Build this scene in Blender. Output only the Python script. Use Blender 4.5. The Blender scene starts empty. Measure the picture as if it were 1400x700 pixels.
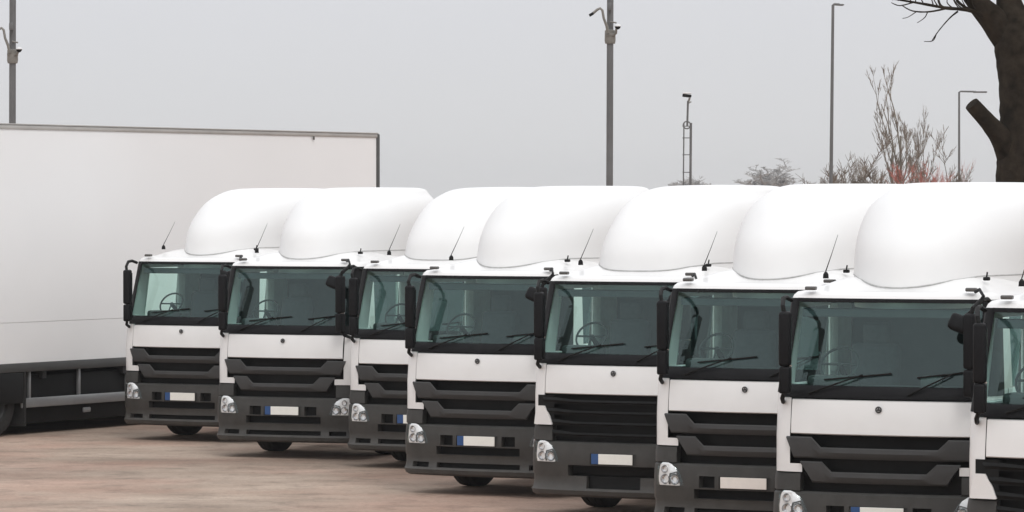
import bpy, bmesh, math, random
from mathutils import Vector, Matrix

random.seed(7)
SC = bpy.context.scene
COL = SC.collection
R = math.radians

# ------------------------------------------------------------------ camera
CAM_H = 3.65          # eye height (m)
FPX = 5575.0          # focal length in photo pixels (photo is 1400 wide)
HORIZON = 272.0       # photo row of the horizon
cam = bpy.data.cameras.new('camera')
cam.lens = FPX / 1400.0 * 36.0
cam.sensor_width = 36.0
cam.clip_start = 0.5
cam.clip_end = 6000.0
cam_ob = bpy.data.objects.new('camera', cam)
COL.objects.link(cam_ob)
cam_ob.location = (0, 0, CAM_H)
cam_ob.rotation_euler = (R(90) - math.atan((350.0 - HORIZON) / FPX), 0, 0)
SC.camera = cam_ob

# ------------------------------------------------------------------ light: overcast sky + soft sun
SUN_EL, SUN_AZ = R(50), R(162)     # veiled sun high behind the camera
w = bpy.data.worlds.new("World")
SC.world = w
w.use_nodes = True
nt = w.node_tree
nt.nodes.clear()
out = nt.nodes.new('ShaderNodeOutputWorld')
sky = nt.nodes.new('ShaderNodeTexSky')
sky.sky_type = 'NISHITA'
sky.sun_disc = False
sky.sun_elevation = SUN_EL
sky.sun_rotation = SUN_AZ
sky.air_density = 1.0
sky.dust_density = 6.0
hs = nt.nodes.new('ShaderNodeHueSaturation')
hs.inputs['Saturation'].default_value = 0.12
nt.links.new(sky.outputs['Color'], hs.inputs['Color'])
bg1 = nt.nodes.new('ShaderNodeBackground')
bg1.inputs['Strength'].default_value = 0.012
nt.links.new(hs.outputs['Color'], bg1.inputs['Color'])
# cloud deck: luminance rises from horizon to zenith as under a real overcast sky
tc = nt.nodes.new('ShaderNodeTexCoord')
sp = nt.nodes.new('ShaderNodeSeparateXYZ')
nt.links.new(tc.outputs['Generated'], sp.inputs[0])
ramp = nt.nodes.new('ShaderNodeValToRGB')
nt.links.new(sp.outputs['Z'], ramp.inputs[0])
cr = ramp.color_ramp
cr.elements[0].position = 0.0
cr.elements[0].color = (0.328, 0.328, 0.329, 1)
cr.elements[1].position = 1.0
cr.elements[1].color = (0.60, 0.61, 0.63, 1)
e = cr.elements.new(0.05); e.color = (0.338, 0.342, 0.357, 1)
e = cr.elements.new(0.30); e.color = (0.45, 0.455, 0.47, 1)
nz = nt.nodes.new('ShaderNodeTexNoise')
nz.inputs['Scale'].default_value = 2.2
nz.inputs['Detail'].default_value = 3
nt.links.new(tc.outputs['Generated'], nz.inputs['Vector'])
mr = nt.nodes.new('ShaderNodeMapRange')
mr.inputs['To Min'].default_value = 0.94
mr.inputs['To Max'].default_value = 1.06
nt.links.new(nz.outputs['Fac'], mr.inputs['Value'])
mul = nt.nodes.new('ShaderNodeMixRGB')
mul.blend_type = 'MULTIPLY'
mul.inputs[0].default_value = 1
nt.links.new(ramp.outputs['Color'], mul.inputs[1])
nt.links.new(mr.outputs['Result'], mul.inputs[2])
bg2 = nt.nodes.new('ShaderNodeBackground')
bg2.inputs['Strength'].default_value = 2.1
nt.links.new(mul.outputs['Color'], bg2.inputs['Color'])
ad = nt.nodes.new('ShaderNodeAddShader')
nt.links.new(bg1.outputs[0], ad.inputs[0])
nt.links.new(bg2.outputs[0], ad.inputs[1])
nt.links.new(ad.outputs[0], out.inputs['Surface'])

sun = bpy.data.lights.new('sun', 'SUN')
sun.energy = 0.8
sun.angle = R(18)
sun.color = (1.0, 0.97, 0.93)
sun_ob = bpy.data.objects.new('sun', sun)
COL.objects.link(sun_ob)
sd = Vector((math.sin(SUN_AZ) * math.cos(SUN_EL), math.cos(SUN_AZ) * math.cos(SUN_EL), math.sin(SUN_EL)))
sun_ob.rotation_euler = (-sd).to_track_quat('-Z', 'Y').to_euler()
sun_ob.location = (-20, -20, 40)

SC.view_settings.view_transform = 'Standard'
SC.view_settings.look = 'None'
SC.view_settings.exposure = 0
SC.view_settings.gamma = 1


# ------------------------------------------------------------------ helpers
def W(px, py, d):
    """world point seen at photo pixel (px, py) at distance d"""
    return Vector(((px - 700.0) * d / FPX, d, CAM_H - (py - HORIZON) * d / FPX))


def tag(o, label=None, cat=None, group=None, kind=None):
    if label: o['label'] = label
    if cat: o['category'] = cat
    if group: o['group'] = group
    if kind: o['kind'] = kind
    return o


def empty(name, loc=(0, 0, 0), rz=0.0):
    o = bpy.data.objects.new(name, None)
    o.empty_display_size = 0.3
    COL.objects.link(o)
    o.location = loc
    o.rotation_euler = (0, 0, rz)
    return o


def link(name, me, parent=None, loc=None, rot=None):
    o = bpy.data.objects.new(name, me)
    COL.objects.link(o)
    if parent: o.parent = parent
    if loc is not None: o.location = loc
    if rot is not None: o.rotation_euler = rot
    return o


class MB:
    """mesh builder"""
    def __init__(self):
        self.bm = bmesh.new()

    def box(self, x0, x1, y0, y1, z0, z1, bev=0.0, rot=None, seg=2):
        r = bmesh.ops.create_cube(self.bm, size=1.0)
        vs = r['verts']
        c = Vector(((x0 + x1) / 2, (y0 + y1) / 2, (z0 + z1) / 2))
        for v in vs:
            v.co = Vector((v.co.x * (x1 - x0), v.co.y * (y1 - y0), v.co.z * (z1 - z0)))
            if rot is not None: v.co = rot @ v.co
            v.co += c
        if bev > 0:
            es = list({e for v in vs for e in v.link_edges})
            bmesh.ops.bevel(self.bm, geom=es, offset=bev, segments=seg, affect='EDGES', profile=0.5)
        return self

    def tube(self, pts, rad, n=8, cap=True):
        pts = [Vector(p) for p in pts]
        if not isinstance(rad, (list, tuple)): rad = [rad] * len(pts)
        rings = []
        t0 = (pts[1] - pts[0]).normalized()
        up = Vector((0, 0, 1)) if abs(t0.z) < 0.9 else Vector((1, 0, 0))
        a = t0.cross(up).normalized()
        for i, p in enumerate(pts):
            if i == 0: t = pts[1] - pts[0]
            elif i == len(pts) - 1: t = pts[-1] - pts[-2]
            else: t = pts[i + 1] - pts[i - 1]
            t.normalize()
            a = (a - t * a.dot(t)).normalized()
            b = t.cross(a)
            rings.append([self.bm.verts.new(p + (a * math.cos(2 * math.pi * k / n) + b * math.sin(2 * math.pi * k / n)) * rad[i]) for k in range(n)])
        for i in range(len(rings) - 1):
            for k in range(n):
                self.bm.faces.new((rings[i][k], rings[i][(k + 1) % n], rings[i + 1][(k + 1) % n], rings[i + 1][k]))
        if cap:
            self.bm.faces.new(rings[0][::-1])
            self.bm.faces.new(rings[-1])
        return self

    def grid(self, rows, flip=False):
        """rows: list of equal-length lists of points (None cells skipped by caller)"""
        vr = [[self.bm.verts.new(p) for p in r] for r in rows]
        for i in range(len(vr) - 1):
            for j in range(len(vr[0]) - 1):
                f = (vr[i][j], vr[i][j + 1], vr[i + 1][j + 1], vr[i + 1][j])
                self.bm.faces.new(f[::-1] if flip else f)
        return vr

    def strip(self, us, prof):
        """prof(u) -> closed profile (list of points); lofted along us, capped"""
        rings = [[self.bm.verts.new(p) for p in prof(u)] for u in us]
        n = len(rings[0])
        for i in range(len(rings) - 1):
            for k in range(n):
                self.bm.faces.new((rings[i][k], rings[i + 1][k], rings[i + 1][(k + 1) % n], rings[i][(k + 1) % n]))
        self.bm.faces.new(rings[0])
        self.bm.faces.new(rings[-1][::-1])
        return self

    def lathe(self, prof, n=32, axis='x', c=(0, 0, 0)):
        """prof: list of (axial, radius); closed loop"""
        c = Vector(c)
        rings = []
        for k in range(n):
            a = 2 * math.pi * k / n
            ring = []
            for (ax, r) in prof:
                if axis == 'x': p = Vector((ax, r * math.cos(a), r * math.sin(a)))
                elif axis == 'y': p = Vector((r * math.cos(a), ax, r * math.sin(a)))
                else: p = Vector((r * math.cos(a), r * math.sin(a), ax))
                ring.append(self.bm.verts.new(c + p))
            rings.append(ring)
        m = len(prof)
        for k in range(n):
            for j in range(m - 1):
                self.bm.faces.new((rings[k][j], rings[k][j + 1], rings[(k + 1) % n][j + 1], rings[(k + 1) % n][j]))
        return self

    def prism(self, poly, y0, y1):
        """poly of (x,z), extruded from y0 to y1"""
        a = [self.bm.verts.new((x, y0, z)) for x, z in poly]
        b = [self.bm.verts.new((x, y1, z)) for x, z in poly]
        n = len(poly)
        self.bm.faces.new(a[::-1]); self.bm.faces.new(b)
        for i in range(n):
            self.bm.faces.new((a[i], a[(i + 1) % n], b[(i + 1) % n], b[i]))
        return self

    def mesh(self, name, mat, smooth=35, recalc=True, weld=False):
        if weld: bmesh.ops.remove_doubles(self.bm, verts=self.bm.verts, dist=1e-4)
        if recalc: bmesh.ops.recalc_face_normals(self.bm, faces=self.bm.faces)
        me = bpy.data.meshes.new(name)
        self.bm.to_mesh(me)
        self.bm.free()
        mats = mat if isinstance(mat, (list, tuple)) else [mat]
        for m in mats: me.materials.append(m)
        if smooth:
            for p in me.polygons: p.use_smooth = True
            me.set_sharp_from_angle(angle=R(smooth))
        return me

    def build(self, name, mat, parent=None, **k):
        return link(name, self.mesh(name, mat, **k), parent)


# ------------------------------------------------------------------ materials
def new_mat(name):
    m = bpy.data.materials.new(name)
    m.use_nodes = True
    n = m.node_tree
    b = n.nodes['Principled BSDF']
    return m, n, b


def simple(name, col, rough=0.5, metal=0.0, var=0.12, scale=6.0, bump=0.0, bscale=60.0, coat=0.0, spec=None, coord='Object', dirt=None):
    m, n, b = new_mat(name)
    b.inputs['Roughness'].default_value = rough
    b.inputs['Metallic'].default_value = metal
    b.inputs['Coat Weight'].default_value = coat
    b.inputs['Coat Roughness'].default_value = 0.08
    if spec is not None: b.inputs['Specular IOR Level'].default_value = spec
    t = n.nodes.new('ShaderNodeTexCoord')
    nz = n.nodes.new('ShaderNodeTexNoise')
    nz.inputs['Scale'].default_value = scale
    nz.inputs['Detail'].default_value = 6
    nz.inputs['Roughness'].default_value = 0.6
    oi = n.nodes.new('ShaderNodeObjectInfo')
    sc_ = n.nodes.new('ShaderNodeMath'); sc_.operation = 'MULTIPLY'; sc_.inputs[1].default_value = 37.0
    n.links.new(oi.outputs['Random'], sc_.inputs[0])
    va = n.nodes.new('ShaderNodeVectorMath'); va.operation = 'ADD'
    n.links.new(t.outputs[coord], va.inputs[0]); n.links.new(sc_.outputs[0], va.inputs[1])
    n.links.new(va.outputs[0], nz.inputs['Vector'])
    r = n.nodes.new('ShaderNodeValToRGB')
    r.color_ramp.elements[0].position = 0.3
    r.color_ramp.elements[1].position = 0.7
    r.color_ramp.elements[0].color = tuple(c * (1 - var) for c in col) + (1,)
    r.color_ramp.elements[1].color = tuple(min(1, c * (1 + var)) for c in col) + (1,)
    n.links.new(nz.outputs['Fac'], r.inputs[0])
    last = r.outputs['Color']
    if dirt:
        # road film: patchy, thinning with height; dirt = (colour, z_low, z_high, amount)
        sx = n.nodes.new('ShaderNodeSeparateXYZ')
        n.links.new(t.outputs['Object'], sx.inputs[0])
        mr = n.nodes.new('ShaderNodeMapRange')
        mr.inputs['From Min'].default_value = dirt[2]
        mr.inputs['From Max'].default_value = dirt[1]
        mr.inputs['To Min'].default_value = 0.0
        mr.inputs['To Max'].default_value = dirt[3]
        n.links.new(sx.outputs['Z'], mr.inputs['Value'])
        n2 = n.nodes.new('ShaderNodeTexNoise')
        n2.inputs['Scale'].default_value = 4.0
        n2.inputs['Detail'].default_value = 7
        n.links.new(va.outputs[0], n2.inputs['Vector'])
        mm = n.nodes.new('ShaderNodeMath'); mm.operation = 'MULTIPLY'
        n.links.new(mr.outputs['Result'], mm.inputs[0])
        n.links.new(n2.outputs['Fac'], mm.inputs[1])
        mx = n.nodes.new('ShaderNodeMixRGB')
        mx.inputs[2].default_value = dirt[0] + (1,)
        n.links.new(mm.outputs[0], mx.inputs[0])
        n.links.new(last, mx.inputs[1])
        last = mx.outputs['Color']
    n.links.new(last, b.inputs['Base Color'])
    if bump:
        n3 = n.nodes.new('ShaderNodeTexNoise')
        n3.inputs['Scale'].default_value = bscale
        n3.inputs['Detail'].default_value = 5
        n.links.new(t.outputs[coord], n3.inputs['Vector'])
        bp = n.nodes.new('ShaderNodeBump')
        bp.inputs['Strength'].default_value = bump
        bp.inputs['Distance'].default_value = 0.01
        n.links.new(n3.outputs['Fac'], bp.inputs['Height'])
        n.links.new(bp.outputs['Normal'], b.inputs['Normal'])
    return m


DUST = (0.30, 0.25, 0.21)
M = {}
M['paint'] = simple('white_paint', (0.80, 0.795, 0.785), 0.32, var=0.015, scale=2.5, coat=0.35, dirt=(DUST, 0.9, 2.2, 0.28))
M['fairing'] = simple('white_gelcoat', (0.785, 0.785, 0.78), 0.65, var=0.02, scale=1.2, spec=0.3, dirt=((0.45, 0.43, 0.40), 2.8, 3.9, 0.12))
M['plastic'] = simple('dark_grey_plastic', (0.042, 0.042, 0.040), 0.55, var=0.18, scale=7, bump=0.15, bscale=180, spec=0.35, dirt=(DUST, 0.2, 1.2, 0.14))
M['slat'] = simple('grille_slat_grey', (0.040, 0.040, 0.040), 0.55, spec=0.35, var=0.1, scale=7, dirt=(DUST, 0.2, 1.5, 0.12))
M['black'] = simple('black_plastic', (0.006, 0.006, 0.006), 0.6, var=0.2, scale=9, spec=0.2)
M['gloss_black'] = simple('black_moulding', (0.008, 0.008, 0.009), 0.5, var=0.2, scale=5, spec=0.15)
M['rubber'] = simple('tyre_rubber', (0.018, 0.017, 0.016), 0.85, var=0.25, scale=12, bump=0.3, bscale=50)
M['rim'] = simple('wheel_rim_paint', (0.045, 0.045, 0.045), 0.45, metal=0.3, var=0.2, scale=9)
M['chassis'] = simple('chassis_black', (0.022, 0.022, 0.023), 0.6, var=0.3, scale=5)
M['steel'] = simple('galvanised_steel', (0.27, 0.27, 0.27), 0.5, metal=0.5, var=0.15, scale=3)
M['plate'] = simple('plate_reflective', (0.82, 0.81, 0.75), 0.4, var=0.03, scale=20)
M['plate_pink'] = simple('plate_reflective_warm', (0.80, 0.74, 0.68), 0.4, var=0.03, scale=20)
M['blue'] = simple('plate_blue', (0.02, 0.07, 0.20), 0.4, var=0.05)
M['trim'] = simple('cab_trim', (0.06, 0.068, 0.08), 0.8, var=0.1, scale=8)
M['trim_light'] = simple('cab_trim_light', (0.82, 0.85, 0.84), 0.8, var=0.08, scale=8)
M['dash'] = simple('dashboard_plastic', (0.045, 0.047, 0.05), 0.6, var=0.1, scale=8)
M['curtain'] = simple('cab_curtain', (0.80, 0.82, 0.80), 0.9, var=0.1, scale=14)
M['wheelgrey'] = simple('steering_wheel_grey', (0.05, 0.055, 0.06), 0.7, var=0.1)
M['seat'] = simple('seat_cloth', (0.06, 0.065, 0.075), 0.9, var=0.2, scale=30)
M['chrome'] = simple('lamp_reflector', (0.90, 0.90, 0.90), 0.22, metal=0.15, var=0.08, scale=30)
M['amber'] = simple('amber_lens', (0.60, 0.20, 0.03), 0.25, var=0.05)
M['lens_white'] = simple('white_lamp_body', (0.72, 0.72, 0.72), 0.3, var=0.06, scale=20)


def glass_mat(name, tint, ior=1.5, rough=0.02, boost=1.0):
    m, n, b = new_mat(name)
    n.nodes.remove(b)
    o = n.nodes['Material Output']
    tr = n.nodes.new('ShaderNodeBsdfTransparent')
    tr.inputs['Color'].default_value = tint + (1,)
    gl = n.nodes.new('ShaderNodeBsdfGlossy')
    gl.inputs['Roughness'].default_value = rough
    gl.inputs['Color'].default_value = (0.80, 1.0, 1.0, 1)
    lw = n.nodes.new('ShaderNodeLayerWeight')
    lw.inputs['Blend'].default_value = 0.5
    pw = n.nodes.new('ShaderNodeMath'); pw.operation = 'POWER'      # Schlick: works the same from both sides of the thin pane
    pw.inputs[1].default_value = 5.0
    n.links.new(lw.outputs['Facing'], pw.inputs[0])
    fr = n.nodes.new('ShaderNodeMath'); fr.operation = 'MULTIPLY_ADD'
    fr.inputs[1].default_value = 0.92
    fr.inputs[2].default_value = 0.055
    n.links.new(pw.outputs[0], fr.inputs[0])
    mp = n.nodes.new('ShaderNodeMath'); mp.operation = 'MULTIPLY'
    mp.inputs[1].default_value = boost
    n.links.new(fr.outputs[0], mp.inputs[0])
    mx = n.nodes.new('ShaderNodeMixShader')
    n.links.new(mp.outputs[0], mx.inputs[0])
    n.links.new(tr.outputs[0], mx.inputs[1])
    n.links.new(gl.outputs[0], mx.inputs[2])
    n.links.new(mx.outputs[0], o.inputs['Surface'])
    return m


M['glass'] = glass_mat('windscreen_glass', (0.70, 0.92, 0.86), boost=1.1)
M['side_glass'] = glass_mat('side_window_glass', (0.90, 0.98, 0.95))
M['lens'] = glass_mat('headlamp_lens', (0.95, 0.95, 0.95))


def ground_mat():
    m, n, b = new_mat('worn_concrete_yard')
    b.inputs['Roughness'].default_value = 0.88
    b.inputs['Specular IOR Level'].default_value = 0.3
    t = n.nodes.new('ShaderNodeTexCoord')

    def noise(scale, detail=6, rough=0.6, off=(0, 0, 0), st=(1, 1, 1)):
        mp = n.nodes.new('ShaderNodeMapping')
        mp.inputs['Location'].default_value = off
        mp.inputs['Scale'].default_value = st
        n.links.new(t.outputs['Object'], mp.inputs[0])
        z = n.nodes.new('ShaderNodeTexNoise')
        z.inputs['Scale'].default_value = scale
        z.inputs['Detail'].default_value = detail
        z.inputs['Roughness'].default_value = rough
        n.links.new(mp.outputs[0], z.inputs['Vector'])
        return z

    def ramp(src, p0, c0, p1, c1):
        r = n.nodes.new('ShaderNodeValToRGB')
        r.color_ramp.elements[0].position = p0
        r.color_ramp.elements[1].position = p1
        r.color_ramp.elements[0].color = c0 + (1,)
        r.color_ramp.elements[1].color = c1 + (1,)
        n.links.new(src, r.inputs[0])
        return r.outputs['Color']

    def mix(kind, fac, a, b_):
        x = n.nodes.new('ShaderNodeMixRGB')
        x.blend_type = kind
        x.inputs[0].default_value = fac
        n.links.new(a, x.inputs[1]); n.links.new(b_, x.inputs[2])
        return x.outputs['Color']
    base = ramp(noise(0.5, 8).outputs['Fac'], 0.36, (0.345, 0.265, 0.210), 0.64, (0.430, 0.345, 0.280))
    pink = ramp(noise(0.28, 5, off=(9, 4, 0)).outputs['Fac'], 0.42, (1.0, 1.0, 1.0), 0.60, (1.05, 0.93, 0.92))
    c = mix('MULTIPLY', 1.0, base, pink)
    band = ramp(noise(0.13, 5, off=(3, 17, 0), st=(0.6, 1.3, 1)).outputs['Fac'], 0.40, (0.64, 0.63, 0.62), 0.54, (1.0, 1.0, 1.0))
    c = mix('MULTIPLY', 0.85, c, band)
    streak = ramp(noise(0.55, 4, 0.5, off=(31, 7, 0), st=(0.5, 1.0, 1)).outputs['Fac'], 0.38, (0.74, 0.73, 0.72), 0.52, (1.03, 1.03, 1.03))
    c = mix('MULTIPLY', 0.5, c, streak)
    spot = ramp(noise(1.6, 8, 0.7, off=(1, 2, 0)).outputs['Fac'], 0.36, (0.66, 0.65, 0.64), 0.50, (1.05, 1.04, 1.03))
    c = mix('MULTIPLY', 0.75, c, spot)
    grit = ramp(noise(14, 6, 0.85).outputs['Fac'], 0.3, (0.70, 0.70, 0.70), 0.7, (1.25, 1.24, 1.23))
    c = mix('MULTIPLY', 0.9, c, grit)
    n.links.new(c, b.inputs['Base Color'])
    bp = n.nodes.new('ShaderNodeBump')
    bp.inputs['Strength'].default_value = 0.5
    bp.inputs['Distance'].default_value = 0.01
    n.links.new(noise(22, 6, 0.7).outputs['Fac'], bp.inputs['Height'])
    n.links.new(bp.outputs['Normal'], b.inputs['Normal'])
    return m


M['ground'] = ground_mat()
M['bark'] = simple('bark', (0.026, 0.020, 0.014), 0.98, var=0.6, scale=4, bump=1.0, bscale=9, spec=0.1)
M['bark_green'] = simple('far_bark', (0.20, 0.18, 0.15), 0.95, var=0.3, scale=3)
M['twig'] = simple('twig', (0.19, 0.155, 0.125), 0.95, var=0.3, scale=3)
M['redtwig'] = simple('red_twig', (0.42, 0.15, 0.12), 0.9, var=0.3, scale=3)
M['far'] = simple('far_twig', (0.42, 0.41, 0.40), 0.95, var=0.2, scale=1)  # pale grey: part of the distance haze is put into this colour
M['pole'] = simple('pole_grey', (0.135, 0.135, 0.135), 0.55, metal=0.2, var=0.15, scale=2)
M['pole_light'] = simple('bracket_grey', (0.22, 0.21, 0.19), 0.5, metal=0.2, var=0.15, scale=5)
M['trailer'] = simple('trailer_panel_white', (0.86, 0.86, 0.86), 0.4, var=0.02, scale=0.35, coat=0.2, dirt=(DUST, 0.9, 2.6, 0.10))
M['rail'] = simple('trailer_rail', (0.46, 0.45, 0.43), 0.45, metal=0.3, var=0.1, scale=2)
M['dark_rail'] = simple('trailer_dark_rail', (0.07, 0.07, 0.068), 0.5, metal=0.2, var=0.15, scale=2)
M['guard'] = simple('guard_rail_alloy', (0.30, 0.305, 0.31), 0.4, metal=0.5, var=0.1, scale=3)

# ------------------------------------------------------------------ setting: ground
g = MB()
xs = [-1500, -400, -100, -40, -20, 0, 20, 40, 100, 400, 1500]
ys = [-60, 0, 30, 45, 60, 80, 120, 300, 700, 1500, 2900]
g.grid([[(x, y, 0) for x in xs] for y in ys])
tag(g.build('ground', M['ground'], smooth=0), kind='structure')

# ------------------------------------------------------------------ trucks
ZR = [1.05, 1.13, 1.40, 1.755, 1.87, 2.15, 2.45, 2.60, 2.70]
WC = 1.10


def off_y(z):
    if z < 1.40: return 0.0
    if z < 1.755: return 0.045 * (z - 1.40) / 0.355
    return 0.045 + 0.235 * (z - 1.755) / 0.945


def sc_u(z):
    if z < 1.8: return 1.0
    return 1.0 - 0.065 * (z - 1.8) / 0.9


def front(u, z, d=0.0):
    """point on the front skin of the cab at lateral u (|u|<=1) and height z; d = how far in front"""
    s = sc_u(z)
    y = 0.10 * (abs(u) / 1.0) ** 2.2
    return Vector((u * s, y + off_y(z) - d, z))


HALF = [(0, None), (.2, None), (.4, None), (.6, None), (.78, None), (.91, None), (1.0, None),
        (1.055, .135), (1.085, .19), (1.098, .27), (WC, .40), (WC, .62), (WC, .70), (WC, 1.60), (WC, 1.75), (WC, 2.40)]


def outline_pt(i, side, z):
    u, y = HALF[i]
    if y is None:
        return front(u * side, z)
    k = max(0.0, 1 - (y - 0.1) / 1.0)
    return Vector((u * side * sc_u(z), y + off_y(z) * k, z))


IDX = [(i, -1) for i in range(len(HALF) - 1, 0, -1)] + [(i, 1) for i in range(0, len(HALF))]


def roof_z(y, x=0):
    # cab roof crown above the windscreen header
    pts = [(0.28, 2.70), (0.33, 2.745), (0.45, 2.785), (0.60, 2.815), (0.85, 2.87), (1.2, 2.91), (2.4, 2.92)]
    for (a, za), (b, zb) in zip(pts, pts[1:]):
        if y <= b: return za + (zb - za) * max(0, (y - a)) / (b - a)
    return pts[-1][1]


def b_cab_shell():
    m = MB()
    rows = [[m.bm.verts.new(outline_pt(i, s, z)) for (i, s) in IDX] for z in ZR]
    n = len(IDX)
    for r in range(len(ZR) - 1):
        z0, z1 = ZR[r], ZR[r + 1]
        zc = (z0 + z1) / 2
        for c in range(n - 1):
            (i0, s0), (i1, s1) = IDX[c], IDX[c + 1]
            ic = max(i0, i1)      # cell spans HALF[ic-1]..HALF[ic]
            skip = False
            if zc < 1.13 and ic <= 4: skip = True
            elif 1.13 < zc < 1.40 and ic <= 5: skip = True
            elif 1.40 < zc < 1.755 and ic <= 5: skip = True
            elif zc > 1.755 and ic <= 6: skip = True
            if ic == 13 and 1.87 < zc < 2.60: skip = True
            if skip: continue
            m.bm.faces.new((rows[r][c], rows[r][c + 1], rows[r + 1][c + 1], rows[r + 1][c]))
    # door shut lines are a separate part; rear wall
    a = [rows[r][0] for r in range(len(ZR))]
    b = [rows[r][-1] for r in range(len(ZR))]
    m.bm.faces.new(a + b[::-1])
    return m.mesh('cab_shell', M['paint'], smooth=32, recalc=False)


def b_roof():
    m = MB()
    rows = []
    zt = 2.70
    # header rows following the top outline, then shrinking towards the centre line
    top = [outline_pt(i, s, zt) for (i, s) in IDX]
    c = Vector((0, 1.5, 0))
    for k, (sh, dz) in enumerate([(0, 0.0), (0.012, 0.03), (0.04, 0.06)]):
        row = []
        for p in top:
            q = p.lerp(Vector((0, 1.5, p.z)), sh)
            q.z = zt + dz
            row.append(q)
        rows.append(row)
    # crown: along depth
    last = rows[-1]
    for t in (0.06, 0.14, 0.26, 0.42, 0.62, 0.82, 1.0):
        row = []
        for p in last:
            yy = p.y
            q = Vector((p.x * (1 - t), p.y + (1.5 - p.y) * t, 0))
            h = roof_z(q.y) - 2.70
            q.z = 2.76 + max(0.0, (roof_z(q.y) - 2.76)) * min(1.0, t * 3.2)
            row.append(q)
        rows.append(row)
    m.grid(rows)
    return m.mesh('cab_roof', M['paint'], smooth=40, weld=True)


def urange(a, b, n):
    return [a + (b - a) * i / n for i in range(n + 1)]


def b_flap():
    m = MB()
    us = urange(-0.898, 0.898, 14)
    zs = [1.412, 1.422, 1.55, 1.66, 1.735, 1.745]
    dd = [-0.012, 0.008, 0.014, 0.012, 0.006, -0.012]
    m.grid([[front(u, z, d) for u in us] for z, d in zip(zs, dd)])
    return m.mesh('front_panel', M['paint'], smooth=50)


def b_pillar(s):
    def f():
        m = MB()
        rows = []
        for z in urange(1.80, 2.70, 6):
            row = [front(s * 0.985, z, 0.006)]
            for i in (7, 8, 9, 10):
                p = outline_pt(i, s, z)
                row.append(p + Vector((s * 0.006, -0.004, 0)))
            rows.append(row)
        m.grid(rows, flip=(s < 0))
        return m.mesh('pillar_cover', M['gloss_black'], smooth=40, recalc=False)
    return f


def b_backing():
    # dark radiator void and bulkhead behind grille and panel
    m = MB()
    us = urange(-0.97, 0.97, 12)
    m.grid([[front(u, z, -0.13) for u in us] for z in (0.78, 1.0, 1.2, 1.40, 1.60, 1.77)])
    return m.mesh('radiator_shroud', M['black'])


def b_cowl():
    m = MB()
    us = urange(-1.0, 1.0, 18)
    rows = [[front(u, z, d) for u in us] for z, d in ((1.757, -0.02), (1.76, 0.012), (1.80, 0.016), (1.855, 0.010), (1.885, -0.02))]
    m.grid(rows)
    return m.mesh('scuttle_panel', M['gloss_black'], smooth=40)


def b_glass():
    m = MB()
    us = urange(-0.985, 0.985, 20)
    zs = urange(1.875, 2.685, 5)
    m.grid([[front(u, z, -0.006) for u in us] for z in zs])
    return m.mesh('windscreen', M['glass'], smooth=60)


def b_seal():
    m = MB()
    us = urange(-1.0, 1.0, 16)
    m.grid([[front(u, z, d) for u in us] for z, d in ((2.665, 0.004), (2.70, 0.004), (2.708, -0.02))])
    for s in (-1, 1):
        m.grid([[front(s * u, z, 0.004) for u in (0.972, 1.0)] for z in urange(1.87, 2.70, 5)], flip=(s < 0))
    return m.mesh('windscreen_seal', M['gloss_black'], smooth=50)


def slat_mesh(name, zt_end, zt_mid, zb, hw_end_top, hw_end_bot, hw_open, ramp_w, mat, proud=0.02, depth=0.0):
    m = MB()
    us = sorted(set([-hw_end_top, -hw_open - ramp_w, -hw_open, -0.4, -0.2, 0, 0.2, 0.4, hw_open, hw_open + ramp_w, hw_end_top] +
                    [-(hw_open + ramp_w + hw_end_top) / 2, (hw_open + ramp_w + hw_end_top) / 2]))

    def prof(u):
        a = abs(u)
        if a <= hw_open: zt = zt_mid
        elif a <= hw_open + ramp_w: zt = zt_mid + (zt_end - zt_mid) * (a - hw_open) / ramp_w
        else: zt = zt_end
        # ends slope inwards towards the bottom
        k = hw_end_bot / hw_end_top
        ub = u * (1 if a < hw_open else (1 - (1 - k) * (a - hw_open) / (hw_end_top - hw_open)))
        zc = zb + (zt - zb) * 0.55
        return [front(u, zt, -depth), front(u, zt, proud - 0.012), front(u, zt - 0.012, proud), front((u + ub) / 2, zc, proud + 0.008),
                front(ub, zb + 0.015, proud - 0.006), front(ub, zb, proud - 0.02), front(ub, zb, -depth)]
    m.strip(us, prof)
    return m.mesh(name, mat, smooth=30)


def b_slat_up(): return slat_mesh('grille_slat', 1.388, 1.292, 1.185, 0.945, 0.87, 0.58, 0.10, M['slat'])
def b_slat_lo(): return slat_mesh('grille_slat', 1.155, 1.062, 0.955, 0.795, 0.67, 0.47, 0.10, M['slat'])


def b_fine_slat(k):
    zt = 1.385 - k * 0.125

    def f():
        hw = 0.93 if k < 2 else 0.79
        return slat_mesh('grille_slat', zt - 0.01, zt - 0.035, zt - 0.085, hw, hw - 0.02, 0.5, 0.3, M['black'], proud=0.012, depth=0.0)
    return f


def bump_front(u, z, d=0.0):
    """bumper outline incl. corners: u may exceed 1 (wraps round)"""
    pts = [(0, 0.0), (0.5, 0.022), (0.8, 0.061), (0.95, 0.09), (1.05, 0.14), (1.11, 0.21), (1.14, 0.32), (1.145, 0.60), (1.145, 1.02)]
    s = -1 if u < 0 else 1
    t = abs(u)      # t = path parameter 0..8
    i = min(int(t), len(pts) - 2)
    f = t - i
    x = pts[i][0] + (pts[i + 1][0] - pts[i][0]) * f
    y = pts[i][1] + (pts[i + 1][1] - pts[i][1]) * f
    dx = pts[i + 1][0] - pts[i][0]; dy = pts[i + 1][1] - pts[i][1]
    L = math.hypot(dx, dy)
    nx, ny = dy / L, -dx / L
    if i == 0: nx, ny = 0, -1
    return Vector((s * (x + nx * d), y + ny * d, z))


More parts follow.
